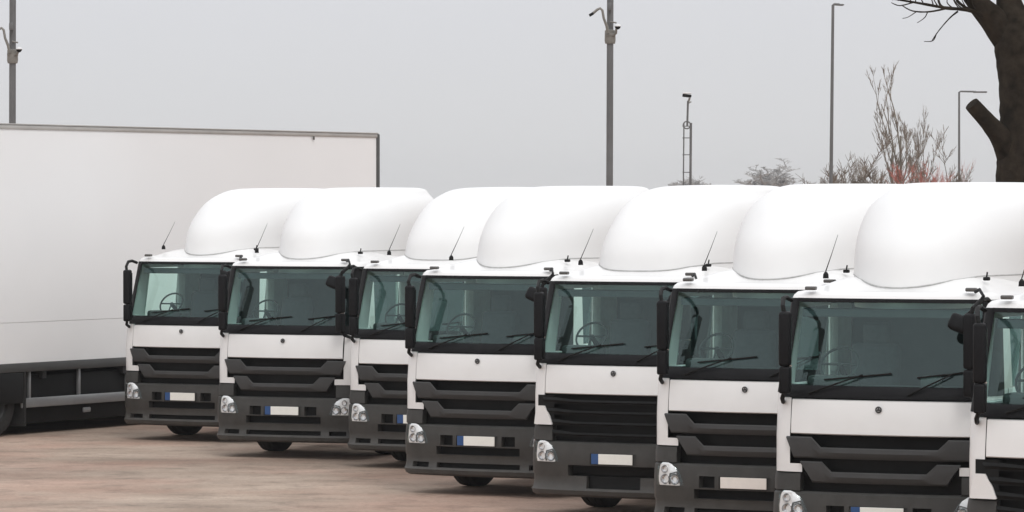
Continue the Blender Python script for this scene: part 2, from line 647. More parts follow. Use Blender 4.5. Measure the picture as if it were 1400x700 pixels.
def tofu(u):
    """lateral metres -> path parameter"""
    xs_ = [0, 0.5, 0.8, 0.95, 1.05, 1.11, 1.14]
    s = -1 if u < 0 else 1
    a = abs(u)
    for i in range(len(xs_) - 1):
        if a <= xs_[i + 1]: return s * (i + (a - xs_[i]) / (xs_[i + 1] - xs_[i]))
    return s * 6.0


def b_bumper(kind):
    def f():
        m = MB()
        zs = [0.235, 0.26, 0.31, 0.335, 0.40, 0.475, 0.50, 0.60, 0.615, 0.74, 0.765, 0.845, 0.865]
        us = [-8, -7, -6, -5, -4.5, -4] + [tofu(u) for u in (-0.95, -0.84, -0.70, -0.58, -0.52, -0.34, -0.29, 0, 0.29, 0.34, 0.52, 0.58, 0.70, 0.84, 0.95)] + [4, 4.5, 5, 6, 7, 8]
        um = [-1.1, -1.1, -1.14, -1.11, -1.08, -1.05, -0.95, -0.84, -0.70, -0.58, -0.52, -0.34, -0.29, 0, 0.29, 0.34, 0.52, 0.58, 0.70, 0.84, 0.95, 1.05, 1.08, 1.11, 1.14, 1.1, 1.1]

        def dep(zc, a):
            """recess depth of a cell"""
            if kind == 'two':
                if 0.615 < zc < 0.74 and 0.34 < a < 0.52: return 0.09
                if 0.615 < zc < 0.74 and a < 0.29: return 0.015
                if 0.50 < zc < 0.60 and a < 0.58: return 0.10
                if 0.335 < zc < 0.40 and (a < 0.58 or 0.70 < a < 0.95): return 0.07
            else:
                if 0.615 < zc < 0.74 and a < 0.29: return 0.012
                if 0.475 < zc < 0.60 and a < 0.58: return 0.10
                if 0.335 < zc < 0.475 and a < 0.34: return 0.07
            return 0.0
        prof_d = {0.235: -0.03, 0.26: 0.012, 0.31: 0.03, 0.335: 0.012, 0.40: 0.0, 0.475: 0.0, 0.50: 0.012, 0.60: 0.012, 0.615: 0.016,
                  0.74: 0.012, 0.765: 0.01, 0.845: 0.004, 0.865: -0.02}
        bm = m.bm
        cells = {}
        for r in range(len(zs) - 1):
            for c in range(len(us) - 1):
                a = abs((um[c] + um[c + 1]) / 2)
                if us[c] * us[c + 1] > 0 and abs(us[c]) >= 4 and abs(us[c + 1]) >= 4: a = 1.1
                cells[(r, c)] = dep((zs[r] + zs[r + 1]) / 2, a)
        V = {}

        def vert(r, c, d):
            k = (r, c, round(d, 4))
            if k not in V: V[k] = bm.verts.new(bump_front(us[c], zs[r], prof_d[zs[r]] - d))
            return V[k]
        for (r, c), d in cells.items():
            bm.faces.new((vert(r, c, d), vert(r, c + 1, d), vert(r + 1, c + 1, d), vert(r + 1, c, d)))
            if (r, c + 1) in cells and cells[(r, c + 1)] != d:
                e = cells[(r, c + 1)]
                bm.faces.new((vert(r, c + 1, d), vert(r, c + 1, e), vert(r + 1, c + 1, e), vert(r + 1, c + 1, d)))
            if (r + 1, c) in cells and cells[(r + 1, c)] != d:
                e = cells[(r + 1, c)]
                bm.faces.new((vert(r + 1, c, d), vert(r + 1, c + 1, d), vert(r + 1, c + 1, e), vert(r + 1, c, e)))
        # bottom and top returns
        for zz, d0 in ((0.235, -0.03), (0.865, -0.02)):
            A = [bump_front(u, zz, d0) for u in us]
            B = [p + Vector((0, 0.14, 0)) if abs(u) < 5 else Vector((p.x * 0.93, p.y + 0.05, p.z)) for p, u in zip(A, us)]
            m.grid([A, B])
        me = m.mesh('bumper', M['plastic'], smooth=28, weld=True)
        me.materials.append(M['black'])
        for p in me.polygons:
            # openings: faces lying deep behind the skin
            cx, cy, cz = p.center
            if abs(cx) < 0.96 and 0.33 < cz < 0.745 and cy > 0.055 + 0.1 * (abs(cx)) ** 2.2 and p.normal.y < -0.5 and not (cz > 0.615 and abs(cx) > 0.68):
                p.material_index = 1
        return me
    return f


def b_lamp_shroud(only):
    """dark corner pieces between headlamp and white corner"""
    m = MB()
    for s in (only,):
        us = [3.0 - 1.0, 3, 4, 5, 6, 7]
        rows = []
        for z, d in ((0.86, -0.02), (0.875, 0.0), (0.97, 0.0), (1.035, -0.01), (1.045, -0.03)):
            rows.append([bump_front(s * u, z, d) for u in us])
        m.grid(rows, flip=(s < 0))
        # inner cheek
        a = bump_front(s * 2.0, 0.87, 0); b = bump_front(s * 2.0, 1.04, -0.01)
        m.grid([[a, a + Vector((0, 0.1, 0))], [b, b + Vector((0, 0.1, 0))]])
    return m.mesh('corner_moulding', M['plastic'], smooth=35)


LAMP_Z = [0.618, 0.632, 0.67, 0.72, 0.77, 0.815, 0.85, 0.868]
LAMP_IN = [0.70, 0.69, 0.70, 0.725, 0.76, 0.80, 0.855, 0.90]     # inner edge sweeps outwards with height
LAMP_OUT = [3.5, 3.8, 3.9, 3.9, 3.8, 3.7, 3.5, 3.2]              # outer edge wraps round the corner


def lamp_rows(side, d_of):
    rows = []
    for k, (z, ui, uo) in enumerate(zip(LAMP_Z, LAMP_IN, LAMP_OUT)):
        a = tofu(ui)
        rows.append([bump_front(side * (a + (uo - a) * j / 6), z, d_of(k, j)) for j in range(7)])
    return rows


def b_headlight(side):
    def f():
        m = MB()
        s = side
        m.grid(lamp_rows(s, lambda k, j: 0.024 if 0 < k < 7 and 0 < j < 6 else 0.002), flip=(s < 0))
        nf = len(m.bm.faces)
        for (u, z, r) in ((0.805, 0.695, 0.052), (0.925, 0.695, 0.048), (0.93, 0.80, 0.036)):
            c = bump_front(s * tofu(u), z, 0.030)
            m.lathe([(0.012, 0.0), (0.010, r * 0.35), (0.004, r * 0.8), (-0.012, r), (0.0, r + 0.006)], n=16, axis='y', c=c)
        m.bm.faces.ensure_lookup_table()
        for fc in m.bm.faces[nf:]: fc.material_index = 1
        return m.mesh('reflector', [M['chrome'], M['bowl']], smooth=30)
    return f


def b_lens(side):
    def f():
        m = MB()
        m.grid(lamp_rows(side, lambda k, j: 0.050 if 0 < k < 7 and 0 < j < 6 else 0.008), flip=(side < 0))
        return m.mesh('lamp_lens', M['lens'], smooth=60)
    return f


def b_lamp_bezel(side):
    def f():
        m = MB()
        s = side
        path = [(0.735, 0.655), (0.78, 0.775), (0.86, 0.752), (0.872, 0.70), (0.865, 0.64)]
        m.tube([bump_front(s * tofu(u), z, 0.030) for u, z in path], 0.009, n=6)
        return m.mesh('lamp_divider', M['smoke'], smooth=0)
    return f


M['bowl'] = simple('lamp_bowl', (0.55, 0.55, 0.56), 0.22, metal=1.0, var=0.35, scale=60)
M['smoke'] = simple('smoked_reflector', (0.10, 0.10, 0.10), 0.3, metal=0.4, var=0.1)


def b_plate(mat, x0, x1):
    def f():
        m = MB()
        m.box(x0, x1, -0.034, -0.022, 0.622, 0.738, 0.003)
        return m.mesh('number_plate', M[mat], smooth=0)
    return f


def b_emblem():
    m = MB()
    c = Vector((0, 0.022 - 0.03, 1.665))
    c = front(0, 1.66, 0.026)
    r = 0.026
    pts = [c + Vector((math.cos(a) * r, 0, math.sin(a) * r)) for a in [2 * math.pi * k / 20 for k in range(21)]]
    m.tube(pts, 0.007, n=6, cap=False)
    poly = []
    for k in range(3):
        a = R(90 + 120 * k)
        poly.append((c.x + math.cos(a) * r, c.z + math.sin(a) * r))
        a2 = a + R(60)
        poly.append((c.x + math.cos(a2) * 0.010, c.z + math.sin(a2) * 0.010))
    m.prism(poly, c.y - 0.005, c.y + 0.008)
    return m.mesh('emblem', M['emblem'], smooth=30)


M['emblem'] = simple('emblem_metal', (0.05, 0.05, 0.05), 0.4, metal=0.3, var=0.1)


def b_wiper(k):
    def f():
        m = MB()
        if k == 0: piv, elb, tip, x = -0.62, (-0.30, 2.02), None, 0
        spec = [(-0.82, -0.12, -0.55, 0.10), (0.18, 0.60, 0.28, 1.0)][k] if False else None
        # pivot, elbow, blade ends in (u, z)
        P, E, A, B = [((-0.72, 1.80), (-0.18, 1.985), (-0.58, 1.93), (0.10, 2.00)),
                      ((0.28, 1.80), (0.70, 2.00), (0.36, 1.965), (0.92, 2.03))][k]
        def q(p, d): return front(p[0], p[1], d)
        m.tube([q(P, 0.03), q(((P[0] + E[0]) / 2, (P[1] + E[1]) / 2), 0.05), q(E, 0.045)], [0.012, 0.009, 0.007], n=6)
        n = 6
        pts = [q((A[0] + (B[0] - A[0]) * i / n, A[1] + (B[1] - A[1]) * i / n), 0.018) for i in range(n + 1)]
        m.tube(pts, 0.010, n=6)
        m.tube([q(E, 0.045), pts[3]], 0.008, n=6)
        return m.mesh('wiper', M['black'], smooth=40)
    return f


def mirror_mesh(side):
    """vertical mirror pod on its bracket"""
    def f():
        s = side
        m = MB()
        rot = Matrix.Rotation(R(-12 * s), 3, 'Z')
        def bx(x0, x1, *r, **k):
            m.box(min(s * x0, s * x1), max(s * x0, s * x1), *r, **k)
        bx(0.86, 0.975, -0.10, 0.02, 2.06, 2.58, bev=0.03, rot=rot, seg=3)
        bx(0.865, 0.97, -0.10, 0.02, 1.80, 2.055, bev=0.02, rot=rot, seg=3)
        return m.mesh('mirror_housing', M['gloss_black'], smooth=40)
    return f


def mirror_arm(side):
    def f():
        s = side
        m = MB()
        m.tube([(s * 0.99, 0.34, 2.68), (s * 1.00, 0.22, 2.71), (s * 0.98, 0.08, 2.70), (s * 0.94, -0.04, 2.63), (s * 0.91, -0.06, 2.50), (s * 0.91, -0.06, 1.84), (s * 0.96, 0.0, 1.75), (s * 1.0, 0.14, 1.71)], 0.022, n=8)
        return m.mesh('mirror_arm', M['black'], smooth=40)
    return f


def mirror_face(side):
    def f():
        s = side
        m = MB()
        rot = Matrix.Rotation(R(-12 * s), 3, 'Z')
        x0, x1 = sorted((s * 0.875, s * 0.96))
        m.box(x0, x1, 0.018, 0.026, 2.15, 2.53, 0.0, rot=rot)
        m.box(x0, x1, 0.018, 0.026, 1.85, 2.07, 0.0, rot=rot)
        return m.mesh('mirror_glass', M['mirror'], smooth=0)
    return f


M['mirror'] = simple('mirror_silver', (0.75, 0.77, 0.78), 0.04, metal=1.0, var=0.01)


def b_kerb_mirror():
    m = MB()
    m.tube([(0.86, 0.30, 2.775), (0.93, 0.20, 2.80), (1.00, 0.10, 2.74), (0.94, 0.02, 2.63), (0.86, 0.0, 2.56)], 0.016, n=8)
    m.tube([(1.00, 0.30, 2.70), (1.00, 0.10, 2.70), (0.93, 0.02, 2.62)], 0.012, n=8)
    rot = Matrix.Rotation(R(20), 3, 'Y') @ Matrix.Rotation(R(-18), 3, 'X')
    m.box(0.70, 0.92, -0.07, 0.05, 2.40, 2.56, 0.04, rot=rot, seg=3)
    return m.mesh('front_view_mirror', M['gloss_black'], smooth=40)


def b_marker(s):
    def f():
        m = MB()
        m.box(s * 0.80 - 0.055, s * 0.80 + 0.055, 0.335, 0.40, 2.775, 2.812, 0.012)
        return m.mesh('marker_lamp', M['lampgrey'], smooth=40)
    return f


M['lampgrey'] = simple('smoked_lens', (0.10, 0.095, 0.09), 0.25, var=0.1)


def b_antenna():
    m = MB()
    m.lathe([(2.88, 0.0), (2.88, 0.030), (2.92, 0.027), (2.94, 0.015), (2.95, 0.0)], n=10, axis='z', c=(-0.80, 0.80, 0))
    m.tube([(-0.80, 0.80, 2.95), (-0.79, 0.95, 3.12), (-0.78, 1.10, 3.30)], [0.006, 0.0035, 0.002], n=5)
    return m.mesh('antenna', M['black'], smooth=40)


def b_horn():
    m = MB()
    m.box(0.76, 0.82, 0.86, 0.92, 2.87, 2.905, 0.01)
    m.tube([(0.79, 0.89, 2.90), (0.79, 0.91, 2.95)], 0.008, n=6)
    return m.mesh('beacon_mount', M['black'], smooth=40)


FAIR = {'nose': [(2.60, .50, .95), (2.85, .55, .98), (3.15, .68, 1.0), (3.39, .95, 1.0), (3.59, 1.27, .94), (3.72, 1.62, .82), (3.79, 2.05, .75), (3.815, 2.5, .56), (3.82, 2.9, .03)],
        'flat': [(2.60, .60, .97), (2.92, .64, .97), (3.12, .74, .96), (3.37, 1.0, .93), (3.58, 1.33, .88), (3.71, 1.68, .78), (3.78, 2.1, .73), (3.81, 2.5, .55), (3.82, 2.9, .03)]}


def b_fairing(kind):
    def f():
        m = MB()
        T = FAIR[kind]
        rear = 3.2
        prof = []
        for i in range(len(T) - 1):
            p0, p1, p2, p3 = T[max(i - 1, 0)], T[i], T[i + 1], T[min(i + 2, len(T) - 1)]
            for k in range(3):
                q = k / 3
                prof.append([0.5 * ((2 * p1[j]) + (-p0[j] + p2[j]) * q + (2 * p0[j] - 5 * p1[j] + 4 * p2[j] - p3[j]) * q * q + (-p0[j] + 3 * p1[j] - 3 * p2[j] + p3[j]) * q ** 3) for j in range(3)])
        prof.append(T[-1])
        NT = 36
        rows = []
        for z, nn, ww in prof:
            row = []
            for j in range(NT + 1):
                a = (-1 + 2 * j / NT) * math.pi / 2
                if kind == 'nose':
                    u = ww * math.sin(a)
                    y = nn + (rear - nn) * (1 - math.cos(a))
                else:
                    u = ww * math.copysign(abs(math.sin(a)) ** 0.80, a)
                    y = nn + (rear - nn) * (1 - math.cos(a)) ** 1.25
                row.append(Vector((u, y, z)))
            rows.append(row)
        m.grid(rows)
        return m.mesh('roof_fairing', M['fairing'], smooth=50, weld=True)
    return f


def b_fairing_shade_line(kind):
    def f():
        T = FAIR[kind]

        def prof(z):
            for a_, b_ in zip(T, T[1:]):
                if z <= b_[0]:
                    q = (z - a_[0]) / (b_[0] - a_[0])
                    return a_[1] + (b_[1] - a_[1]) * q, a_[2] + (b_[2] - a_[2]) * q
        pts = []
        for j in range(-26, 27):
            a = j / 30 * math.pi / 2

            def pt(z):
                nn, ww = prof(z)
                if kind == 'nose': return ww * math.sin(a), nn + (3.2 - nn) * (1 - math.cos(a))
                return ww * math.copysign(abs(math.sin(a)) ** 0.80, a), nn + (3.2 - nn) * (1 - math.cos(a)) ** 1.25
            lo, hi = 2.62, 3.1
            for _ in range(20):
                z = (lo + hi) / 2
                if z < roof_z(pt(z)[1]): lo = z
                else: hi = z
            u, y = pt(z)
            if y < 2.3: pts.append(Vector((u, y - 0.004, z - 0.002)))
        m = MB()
        m.tube(pts, 0.007, n=6)  # thin tube drawn in place of the shadow line where fairing meets roof
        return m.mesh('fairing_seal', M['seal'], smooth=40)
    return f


M['seal'] = simple('shade_line_grey', (0.42, 0.42, 0.41), 0.7, var=0.2, scale=12)  # grey of the painted shadow line under the fairing


def b_lower_sides(only):
    """black lower side, steps and wheel arch behind the bumper"""
    m = MB()
    for s in (only,):
        x0, x1 = (1.02, 1.12) if s > 0 else (-1.12, -1.02)
        m.box(x0, x1, 0.42, 1.02, 0.35, 0.62, 0.02)
        m.box(x0, x1, 0.42, 1.02, 0.66, 1.05, 0.02)
        pts = []
        c = Vector((0, 1.6, 0.52))
        outer = [(1.6 + 0.66 * math.cos(a), 0.52 + 0.62 * math.sin(a)) for a in urange(R(20), R(165), 10)]
        inner = [(1.6 + 0.58 * math.cos(a), 0.52 + 0.55 * math.sin(a)) for a in urange(R(20), R(165), 10)]
        vo0 = [m.bm.verts.new((x0, y, z)) for y, z in outer]
        vo1 = [m.bm.verts.new((x1, y, z)) for y, z in outer]
        vi0 = [m.bm.verts.new((x0, y, z)) for y, z in inner]
        vi1 = [m.bm.verts.new((x1, y, z)) for y, z in inner]
        for i in range(len(outer) - 1):
            for q in ((vo0, vo1), (vo1, vi1), (vi1, vi0), (vi0, vo0)):
                m.bm.faces.new((q[0][i], q[0][i + 1], q[1][i + 1], q[1][i]))
    return m.mesh('wheel_arch', M['plastic'], smooth=30)


def b_corner_white(only):
    """white corner deflector seen on the black-grille cabs"""
    m = MB()
    for s in (only,):
        rows = []
        for z, ua, ub in ((1.055, 0.80, 1.03), (1.06, 0.79, 1.045), (1.16, 0.83, 1.03), (1.27, 0.90, 1.0)):
            rows.append([front(s * u, z, 0.03) for u in (ua, (ua + ub) / 2, ub)])
        m.grid(rows, flip=(s < 0))
        back = [[p + Vector((0, 0.05, 0)) for p in r] for r in rows]
        m.grid(back)
        for a, b in ((0, 0), (0, -1)):
            m.grid([[r[b] for r in rows], [r[b] for r in back]])
        m.grid([rows[0], back[0]]); m.grid([rows[-1], back[-1]])
    return m.mesh('corner_deflector', M['paint'], smooth=30)


def b_corner_black(only):
    m = MB()
    for s in (only,):
        rows = [[front(s * u, z, 0.006) for u in (0.775, 0.85, 0.93, 0.999)] for z in (1.045, 1.2, 1.395)]
        m.grid(rows, flip=(s < 0))
    return m.mesh('grille_surround', M['black'], smooth=30)


# interior
def b_rear_wall():
    m = MB(); m.box(-1.04, 1.04, 2.28, 2.34, 1.1, 2.86, 0); return m.mesh('rear_wall', M['trim'], smooth=0)
def b_liner():
    m = MB(); m.box(-0.98, 0.98, 0.46, 2.27, 2.66, 2.695, 0)
    m.box(-0.90, 0.90, 0.40, 0.62, 2.52, 2.60, 0.01); return m.mesh('headliner', M['trim'], smooth=0)
def b_door_cards(only):
    m = MB()
    for s in (only,):
        a, b = sorted((s * 1.06, s * 1.10))
        m.box(a, b, 0.42, 2.27, 1.12, 1.86, 0.01)
        a, b = sorted((s * 1.035, s * 1.052))
        m.box(a, b, 1.61, 2.27, 1.86, 2.66, 0)
    return m.mesh('door_card', M['trim_light'], smooth=0)
def b_floor():
    m = MB(); m.box(-1.05, 1.05, 0.32, 2.27, 1.06, 1.11, 0); return m.mesh('cab_floor', M['trim'], smooth=0)
def b_dash():
    m = MB()
    m.box(-0.98, 0.98, 0.24, 0.62, 1.55, 1.865, 0.04, seg=3)
    m.box(-0.86, -0.40, 0.40, 0.66, 1.83, 1.955, 0.04, seg=3)
    m.box(0.28, 0.46, 0.40, 0.55, 1.85, 1.97, 0.03, seg=2)
    return m.mesh('dashboard', M['dash'], smooth=40)
def b_wheel_steer():
    m = MB()
    rot = Matrix.Rotation(R(55), 3, 'X')
    c = Vector((-0.66, 0.80, 2.05))
    pts = [c + rot @ Vector((math.cos(a) * 0.19, math.sin(a) * 0.19, 0)) for a in [2 * math.pi * k / 24 for k in range(25)]]
    m.tube(pts, 0.013, n=6, cap=False)
    for a in (R(0), R(180), R(270)):
        m.tube([c, c + rot @ Vector((math.cos(a) * 0.19, math.sin(a) * 0.19, 0))], 0.012, n=5)
    m.tube([c, c + rot @ Vector((0, 0, -0.3))], 0.03, n=6)
    return m.mesh('steering_wheel', M['wheelgrey'], smooth=40)
def b_seat():
    m = MB()
    m.box(-0.26, 0.26, -0.28, 0.25, 0.35, 0.50, 0.05, seg=3)
    m.box(-0.25, 0.25, 0.18, 0.33, 0.46, 1.12, 0.06, rot=Matrix.Rotation(R(-8), 3, 'X'), seg=3)
    m.box(-0.14, 0.14, 0.26, 0.36, 1.10, 1.32, 0.04, seg=3)
    m.box(-0.15, 0.15, -0.15, 0.15, 0.0, 0.36, 0.02)
    return m.mesh('seat', M['seat'], smooth=40)
def b_curtain(only):
    m = MB()
    for s in (only,):
        rows = []
        for z in (1.95, 2.62):
            rows.append([Vector((s * (1.02 - 0.02 * (i % 2)), 1.60 + i * 0.03, z)) for i in range(6)])
        m.grid(rows)
    return m.mesh('curtain', M['curtain'], smooth=0)
def b_side_glass(s):
    def f():
        m = MB()
        rows = [[Vector((s * (WC * sc_u(z) - 0.01), y, z)) for y in (0.705, 1.1, 1.595)] for z in (1.875, 2.2, 2.595)]
        m.grid(rows, flip=(s < 0))
        return m.mesh('side_window', M['side_glass'], smooth=60)
    return f
def b_door_line(only):
    m = MB()
    x = only * (WC + 0.001)
    m.box(min(x, x + only * 0.03), max(x, x + only * 0.03), 1.38, 1.56, 1.55, 1.59, 0.008)
    return m.mesh('door_handle', M['black'], smooth=0)


def b_seam(only, y):
    m = MB()
    x = only * (WC + 0.001)
    m.box(min(x, x + only * 0.002), max(x, x + only * 0.002), y, y + 0.012, 1.06, 1.86)
    return m.mesh('door_seam', M['black'], smooth=0)


def b_tyre():
    m = MB()
    prof = [(-0.10, 0.28), (-0.145, 0.31), (-0.155, 0.40), (-0.145, 0.475), (-0.12, 0.502), (-0.055, 0.506), (-0.05, 0.494), (-0.04, 0.506),
            (0.04, 0.506), (0.05, 0.494), (0.055, 0.506), (0.12, 0.502), (0.145, 0.475), (0.155, 0.40), (0.145, 0.31), (0.10, 0.28)]
    m.lathe(prof + [prof[0]], n=36)
    return m.mesh('tyre', M['rubber'], smooth=40)
def b_rim(out=1):
    m = MB()
    prof = [(0.10, 0.285), (0.12, 0.275), (0.09, 0.25), (0.03, 0.22), (0.02, 0.15), (0.09, 0.12), (0.10, 0.06), (0.10, 0.0)]
    m.lathe([(-a * -1 if out > 0 else -a, r) for a, r in prof], n=24)
    return m.mesh('rim', M['rim'], smooth=30)


def b_chassis():
    m = MB()
    for s in (-1, 1):
        a, b = sorted((s * 0.36, s * 0.44))
        m.box(a, b, 0.35, 5.9, 0.72, 0.98, 0.01)
    for y in (0.6, 2.6, 3.6, 4.6, 5.7):
        m.box(-0.36, 0.36, y, y + 0.08, 0.75, 0.95)
    m.box(-0.75, 0.75, 1.52, 1.68, 0.42, 0.56, 0.03)       # front axle beam
    m.tube([(-0.85, 4.95, 0.5), (0.85, 4.95, 0.5)], 0.09, n=12)
    m.lathe([(-0.22, 0.0), (-0.2, 0.12), (-0.08, 0.21), (0.08, 0.21), (0.2, 0.12), (0.22, 0)], n=16, axis='x', c=(0, 4.95, 0.5))
    m.box(-0.35, 0.35, 0.5, 2.2, 0.55, 1.06, 0.06)         # engine and sump
    m.box(-0.55, 0.55, 0.22, 0.34, 0.50, 1.05, 0.02)       # cooler pack
    return m.mesh('chassis_frame', M['chassis'], smooth=30)
def b_fifth():
    m = MB()
    m.lathe([(1.02, 0.0), (1.02, 0.46), (1.06, 0.48), (1.09, 0.46), (1.09, 0.0)], n=24, axis='z', c=(0, 4.7, 0))
    m.box(-0.4, 0.4, 4.4, 5.0, 0.98, 1.02)
    return m.mesh('fifth_wheel', M['chassis'], smooth=30)
def b_tank():
    m = MB()
    m.box(0.52, 1.10, 2.45, 3.75, 0.30, 0.98, 0.10, seg=3)
    return m.mesh('fuel_tank', M['steel'], smooth=40)
def b_airbox():
    m = MB()
    m.box(-1.08, -0.52, 2.45, 3.4, 0.30, 0.98, 0.03)
    return m.mesh('battery_box', M['plastic'], smooth=40)
def b_mudguard(only):
    m = MB()
    for s in (only,):
        rows = [[Vector((x, 4.95 + 0.62 * math.cos(a), 0.52 + 0.60 * math.sin(a))) for x in (s * 0.68, s * 1.2)] for a in urange(R(5), R(175), 12)]
        m.grid(rows)
        m.grid([[p + Vector((0, 0, -0.02)) for p in r] for r in rows])
    return m.mesh('mudguard', M['black'], smooth=40)


CACHE = {}


def part(name, fn, parent, key=None, loc=None, rot=None):
    key = key or name
    if key not in CACHE: CACHE[key] = fn()
    return link(name, CACHE[key], parent, loc, rot)


def make_truck(x, d, yaw, label, fairing='nose', grille='two', plate='blue', long=True):
    t = empty('parked_truck', (x, d, 0), R(yaw))
    tag(t, label, 'truck', 'white trucks parked nose out in a row')
    part('cab_shell', b_cab_shell, t)
    part('cab_roof', b_roof, t)
    fp = part('front_panel', b_flap, t)
    part('emblem', b_emblem, fp)
    gr = part('grille', b_backing, t)
    if grille == 'two':
        part('grille_slat', b_slat_up, gr, 'slat_up')
        part('grille_slat', b_slat_lo, gr, 'slat_lo')
    else:
        for k in range(4): part('grille_slat', b_fine_slat(k), gr, 'fine%d' % k)
        for q in (-1, 1): part('grille_surround', lambda: b_corner_black(q), gr, 'grille_surround%d' % q)
        for q in (-1, 1): part('corner_deflector', lambda: b_corner_white(q), t, 'corner_deflector%d' % q)
    part('scuttle_panel', b_cowl, t)
    ws = part('windscreen', b_glass, t)
    part('windscreen_seal', b_seal, ws)
    part('wiper', b_wiper(0), t, 'wiper0')
    part('wiper', b_wiper(1), t, 'wiper1')
    bp = part('bumper', b_bumper(grille), t, 'bumper_' + grille)
    for q in (-1, 1): part('corner_moulding', lambda: b_lamp_shroud(q), bp, 'corner_moulding%d' % q)
    if plate == 'blue':
        pl = part('number_plate', b_plate('plate', -0.17, 0.26), bp, 'plate_b')
        part('plate_band', b_plate('blue', -0.26, -0.17), pl, 'band')
    else:
        pl = part('number_plate', b_plate('plate_pink', -0.26, 0.26), bp, 'plate_p')
    for s in (-1, 1):
        part('pillar_cover', b_pillar(s), t, 'pil%d' % s)
        h = part('headlight', b_headlight(s), t, 'refl%d' % s)
        part('lamp_lens', b_lens(s), h, 'lens%d' % s)
        part('lamp_divider', b_lamp_bezel(s), h, 'div%d' % s)
        mi = part('wing_mirror', mirror_mesh(s), t, 'mir%d' % s)
        part('mirror_arm', mirror_arm(s), mi, 'arm%d' % s)
        part('mirror_glass', mirror_face(s), mi, 'mg%d' % s)
        part('marker_lamp', b_marker(s), t, 'mk%d' % s)
        part('side_window', b_side_glass(s), t, 'sg%d' % s)
        for (yy) in (1.6, 4.95):
            w_ = part('wheel', b_rim, t, 'rim', loc=(s * 0.90, yy, 0.506), rot=(0, 0, 0 if s > 0 else math.pi))
            part('tyre', b_tyre, w_, 'tyre')
    part('front_view_mirror', b_kerb_mirror, t)
    part('antenna', b_antenna, t)
    part('beacon_mount', b_horn, t)
    rf = part('roof_fairing', b_fairing(fairing), t, 'fairing_' + fairing)
    part('fairing_seal', b_fairing_shade_line(fairing), rf, 'shade_line_' + fairing)
    for q in (-1, 1): part('wheel_arch', lambda: b_lower_sides(q), t, 'wheel_arch%d' % q)
    part('rear_wall', b_rear_wall, t)
    part('headliner', b_liner, t)
    for q in (-1, 1): part('door_card', lambda: b_door_cards(q), t, 'door_card%d' % q)
    part('cab_floor', b_floor, t)
    part('dashboard', b_dash, t)
    part('steering_wheel', b_wheel_steer, t)
    part('seat', b_seat, t, loc=(-0.60, 1.45, 1.11))
    part('seat', b_seat, t, loc=(0.55, 1.50, 1.11))
    for q in (-1, 1): part('curtain', lambda: b_curtain(q), t, 'curtain%d' % q)
    for q in (-1, 1): part('door_handle', lambda: b_door_line(q), t, 'door_handle%d' % q)
    for q in (-1, 1):
        for yy in (0.56, 1.68): part('door_seam', lambda: b_seam(q, yy), t, 'seam%d_%d' % (q, int(yy * 100)))
    part('chassis_frame', b_chassis, t)
    part('fifth_wheel', b_fifth, t)
    part('fuel_tank', b_tank, t)
    part('battery_box', b_airbox, t)
    for q in (-1, 1): part('mudguard', lambda: b_mudguard(q), t, 'mudguard%d' % q)
    return t


TR = [  # emblem px, scale px/m, yaw, fairing, grille, plate, label
    (247, 91.0, -27, 'nose', 'two', 'blue', 'farthest white truck, leftmost of the row, parked next to the big trailer side'),
    (386, 97.5, -23, 'nose', 'two', 'blue', 'second white truck from the trailer, with its front view mirror hanging over the windscreen corner'),
    (568, 101.5, -25, 'flat', 'two', 'blue', 'white truck more than half hidden, squeezed between the second and fourth cabs from the trailer'),
    (652, 111.5, -28, 'nose', 'two', 'blue', 'white truck with two-bar grille, right behind the black-grille truck in mid row'),
    (838, 120.0, -27, 'flat', 'fine', 'blue', 'mid-row white truck with an all black fine-slatted grille and readable blue-banded blank plate'),
    (1018, 131.0, -26, 'nose', 'two', 'pink', 'white truck whose number plate has no blue band, between black-grille truck and largest whole cab'),
    (1201, 145.0, -23.5, 'nose', 'two', 'blue', 'largest fully visible white truck, in front of the big dark tree trunk'),
    (1483, 160.0, -24, 'nose', 'fine', 'blue', 'nearest white truck, cut off by the right edge with only its left corner showing'),
]
for px, s, yaw, fa, gl, pt, lab in TR:
    make_truck((px - 700.0) / s, FPX / s, yaw, lab, fa, gl, pt)

# ------------------------------------------------------------------ box trailer on the left
P_far = Vector((-2.37, 71.5, 0)); P_near = Vector((-7.83, 62.4, 0))
dv = (P_near - P_far).normalized()
tl = empty('box_trailer', P_far, math.atan2(dv.y, dv.x))
# local frame: +x runs towards the camera-left (tail), +y is the side we see or the other
LEN = 13.6
tag(tl, 'long plain white box trailer parked side-on behind the leftmost truck', 'trailer')
# side seen from the camera is on local y = 0; body extends to negative local y
inw = -1 if (Matrix.Rotation(tl.rotation_euler.z, 3, 'Z') @ Vector((0, 1, 0))).dot(Vector((0.857, -0.515, 0))) > 0 else 1
YB = inw * 2.5
def yb(a, b):
    a *= inw; b *= inw
    return (min(a, b), max(a, b))
m = MB()
m.box(0.02, LEN, *yb(0.0, 2.5), 1.75, 4.72, 0.0); m.build('upper_body', M['trailer'], tl, smooth=0)
m = MB()
m.box(0.02, LEN, *yb(0.004, 2.496), 1.12, 1.747, 0.0); m.build('lower_body', M['trailer'], tl, smooth=0)
m = MB()
m.box(0.0, LEN, *yb(-0.02, 2.52), 4.72, 4.79, 0.015)
m.build('top_rail', M['rail'], tl)
m = MB()
m.box(-0.01, LEN, *yb(-0.032, 2.532), 4.79, 4.81, 0.004)
m.build('roof_edge', M['rail'], tl)
m = MB()
m.box(-0.08, 0.018, *yb(-0.02, 2.52), 0.98, 4.79, 0.02)
m.build('front_frame', M['dark_rail'], tl)
m = MB()
m.box(0.0, LEN, *yb(-0.01, 2.51), 0.98, 1.115, 0.01)
m.build('side_rail', M['dark_rail'], tl)
